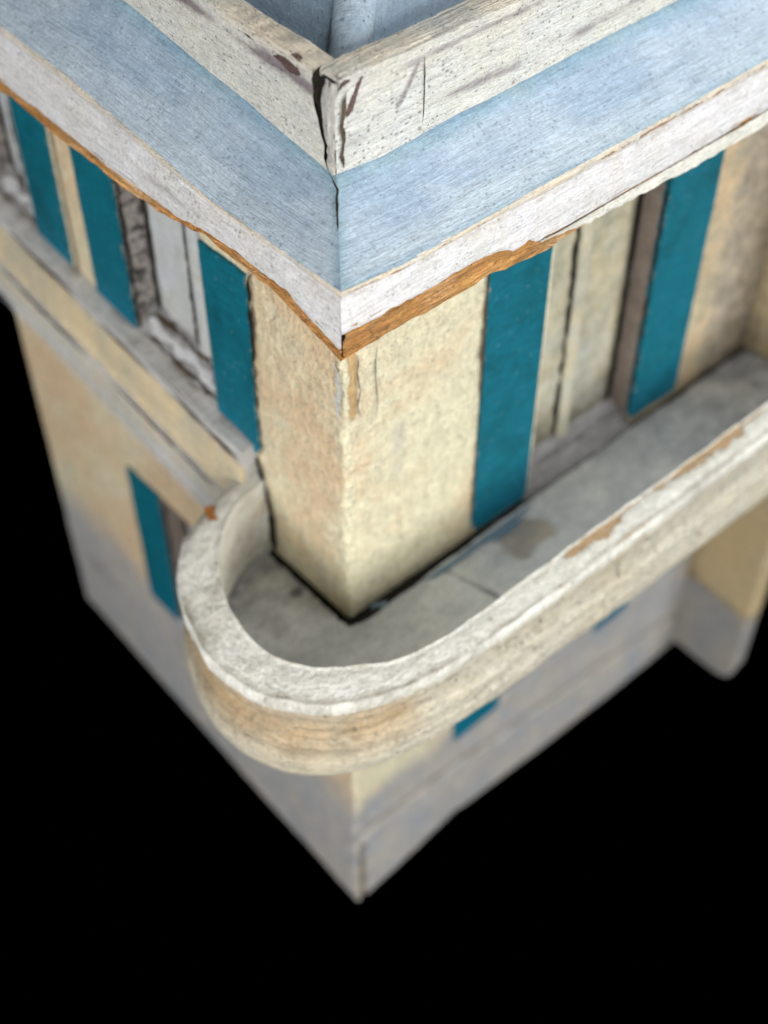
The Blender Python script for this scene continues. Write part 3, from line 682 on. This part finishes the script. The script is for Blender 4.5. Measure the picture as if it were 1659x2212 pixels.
# ---------------------------------------------------------------- moulded belt on the left wall
bl = MB()
bp_ = [(-.03, .0), (.02, .0), (.05, -.005), (.09, -.015), (.125, -.02), (.135, -.05), (.130, -.10), (.115, -.14), (.100, -.17), (.098, -.185), (.135, -.20), (.15, -.30), (.158, -.42), (.165, -.50), (.185, -.53), (.19, -.56), (.17, -.585), (.175, -.66), (.19, -.80), (.205, -.90), (.21, -.945), (.195, -.97), (.0, -.985)]
def beltf(u, i):
    y = lerp(.97, LY+.02, u); d, dz = bp_[i]; q = i/(len(bp_)-1)
    z = belt_top(y)+dz*(1-.012*y)
    j = .008*nz(y*2, i*.5)+.005*nz(y*9, i*.9)
    # top lip grey and dirty, the broad faces cream
    cream = 1.0 if -.55 < dz < -.19 else (.45 if dz < -.6 and dz > -.86 else 0)
    di = .75*bump1(dz, -.15, .06)*sst(-.25, .3, nz(y*1.7, 2.)+.1)+.5*bump1(dz, 0, .02)*sst(-.2, .3, nz(y*2, 7.))+.40*bump1(dz, -.6, .05)+.35*bump1(dz, -.95, .05)
    return Vector((-max(-.03, d+j), y, z+j*.6)), (y, dz), (.15*bump1(dz, -.03, .04), cream, di)
ids = [[bl.vert(*beltf(u/150, i)) for i in range(len(bp_))] for u in range(151)]
for a in range(150):
    for c in range(len(bp_)-1):
        bl.f.append([ids[a][c], ids[a+1][c], ids[a+1][c+1], ids[a][c+1]]); bl.mi.append(0)
bl.f.append([ids[0][c] for c in range(len(bp_))]); bl.mi.append(0)
for (y0, y1, dz, d, w_, k) in ((1.0, 1.75, -.10, .137, .05, 1), (2.0, 2.7, -.13, .128, .05, 1), (3.0, 3.9, -.10, .137, .06, 1), (1.2, 4.3, -.035, .136, .03, 2), (1.0, 4.4, -.545, .198, .025, 2), (1.05, 4.4, -.955, .215, .035, 2), (1.3, 2.6, -.62, .182, .04, 1), (2.9, 4.2, -.62, .182, .05, 1)):
    bl.ribbon([(y0, dz), ((y0+y1)/2, dz-.01), (y1, dz)], lambda u, v, off: Vector((-d-.008, u, belt_top(u)+v*(1-.012*u))), w_*.75, 0, mi=k, jag=.45, sub=.10)
bl.build('belt_moulding', [m_belt, m_crust, m_white], root)

# ---------------------------------------------------------------- projecting side fin
fn_ = MB()
m_fin = mat('fin_paint', (.44, .335, .18), (.46, .39, .25), tint=(.28, .27, .25), dirt_shade=(.14, .10, .06), grain=(16, 5), streak=.18)
X0, X1 = 4.45, 4.62
def fin_front(z): return -.80 if z < 2.5 else lerp(-.80, -.42, sst(2.5, 2.8, z))  # unseen upper part keeps full depth to shade the wall end
def fin_bot(q): return -4.16+.35*max(0, q-.80)/.2*max(0, q-.80)/.2
def finf(u, v):   # u round the plan: left side, rounded nose, right side; v up
    e = .05
    z = lerp(-4.16, 3.0, v)
    fr = fin_front(z); ln = abs(fr)-e
    if u < .45: t = u/.45; p = Vector((X0, -ln*t)); n = Vector((-1, 0)); q = t*.9
    elif u <= .55:
        a = (u-.45)/.10*math.pi/2; p = Vector((X0+e-e*math.cos(a), -ln-e*math.sin(a))); n = (p-Vector((X0+e, -ln))).normalized(); q = 1
    elif u <= .65: t = (u-.55)/.1; p = Vector((lerp(X0+e, X1, t), fr)); n = Vector((0, -1)); q = 1
    else: t = (u-.65)/.35; p = Vector((X1, lerp(fr, 0, t))); n = Vector((1, 0)); q = 1-t
    if v < .07: z += .24*sst(.36, .62, u)*(1-v/.07)
    line = -3.08-.05*(-p.y)
    ti = sst(.05, -.03, z-line); di = .55*bump1(z, line+.03, .05)+.30*bump1(u, .02, .08)*(1-ti)+.2
    j = .006*nz(p.x*4+p.y*5, z*3)
    return Vector((p.x+n.x*j, p.y+n.y*j, z)), (p.x-p.y+z*0, z), (0, ti, di)
fn_.sheet(finf, 40, 150, flip=False)
fn_.sheet(lambda u, v: (Vector((lerp(X0, X1, u), lerp(0, -.6, v), -4.15)), (u, v), (0, 1, 0)), 2, 4)
fn_.sheet(lambda u, v: (Vector((lerp(X0, X1, u), lerp(0, -.42, v), 3.0)), (u, v), (0, 1, 0)), 2, 4, flip=True)
fn_.build('side_fin', m_fin, root, label='narrow projecting end wall, tan above and grey below')
# underside of the model
ub = MB(); ub.sheet(lambda u, v: (Vector((lerp(.03, LX-.01, u), lerp(.03, LY-.01, v), -3.93)), (u*4, v*4), (0, 0, 0)), 4, 4, flip=True); ub.build('base_board', m_wood, root)
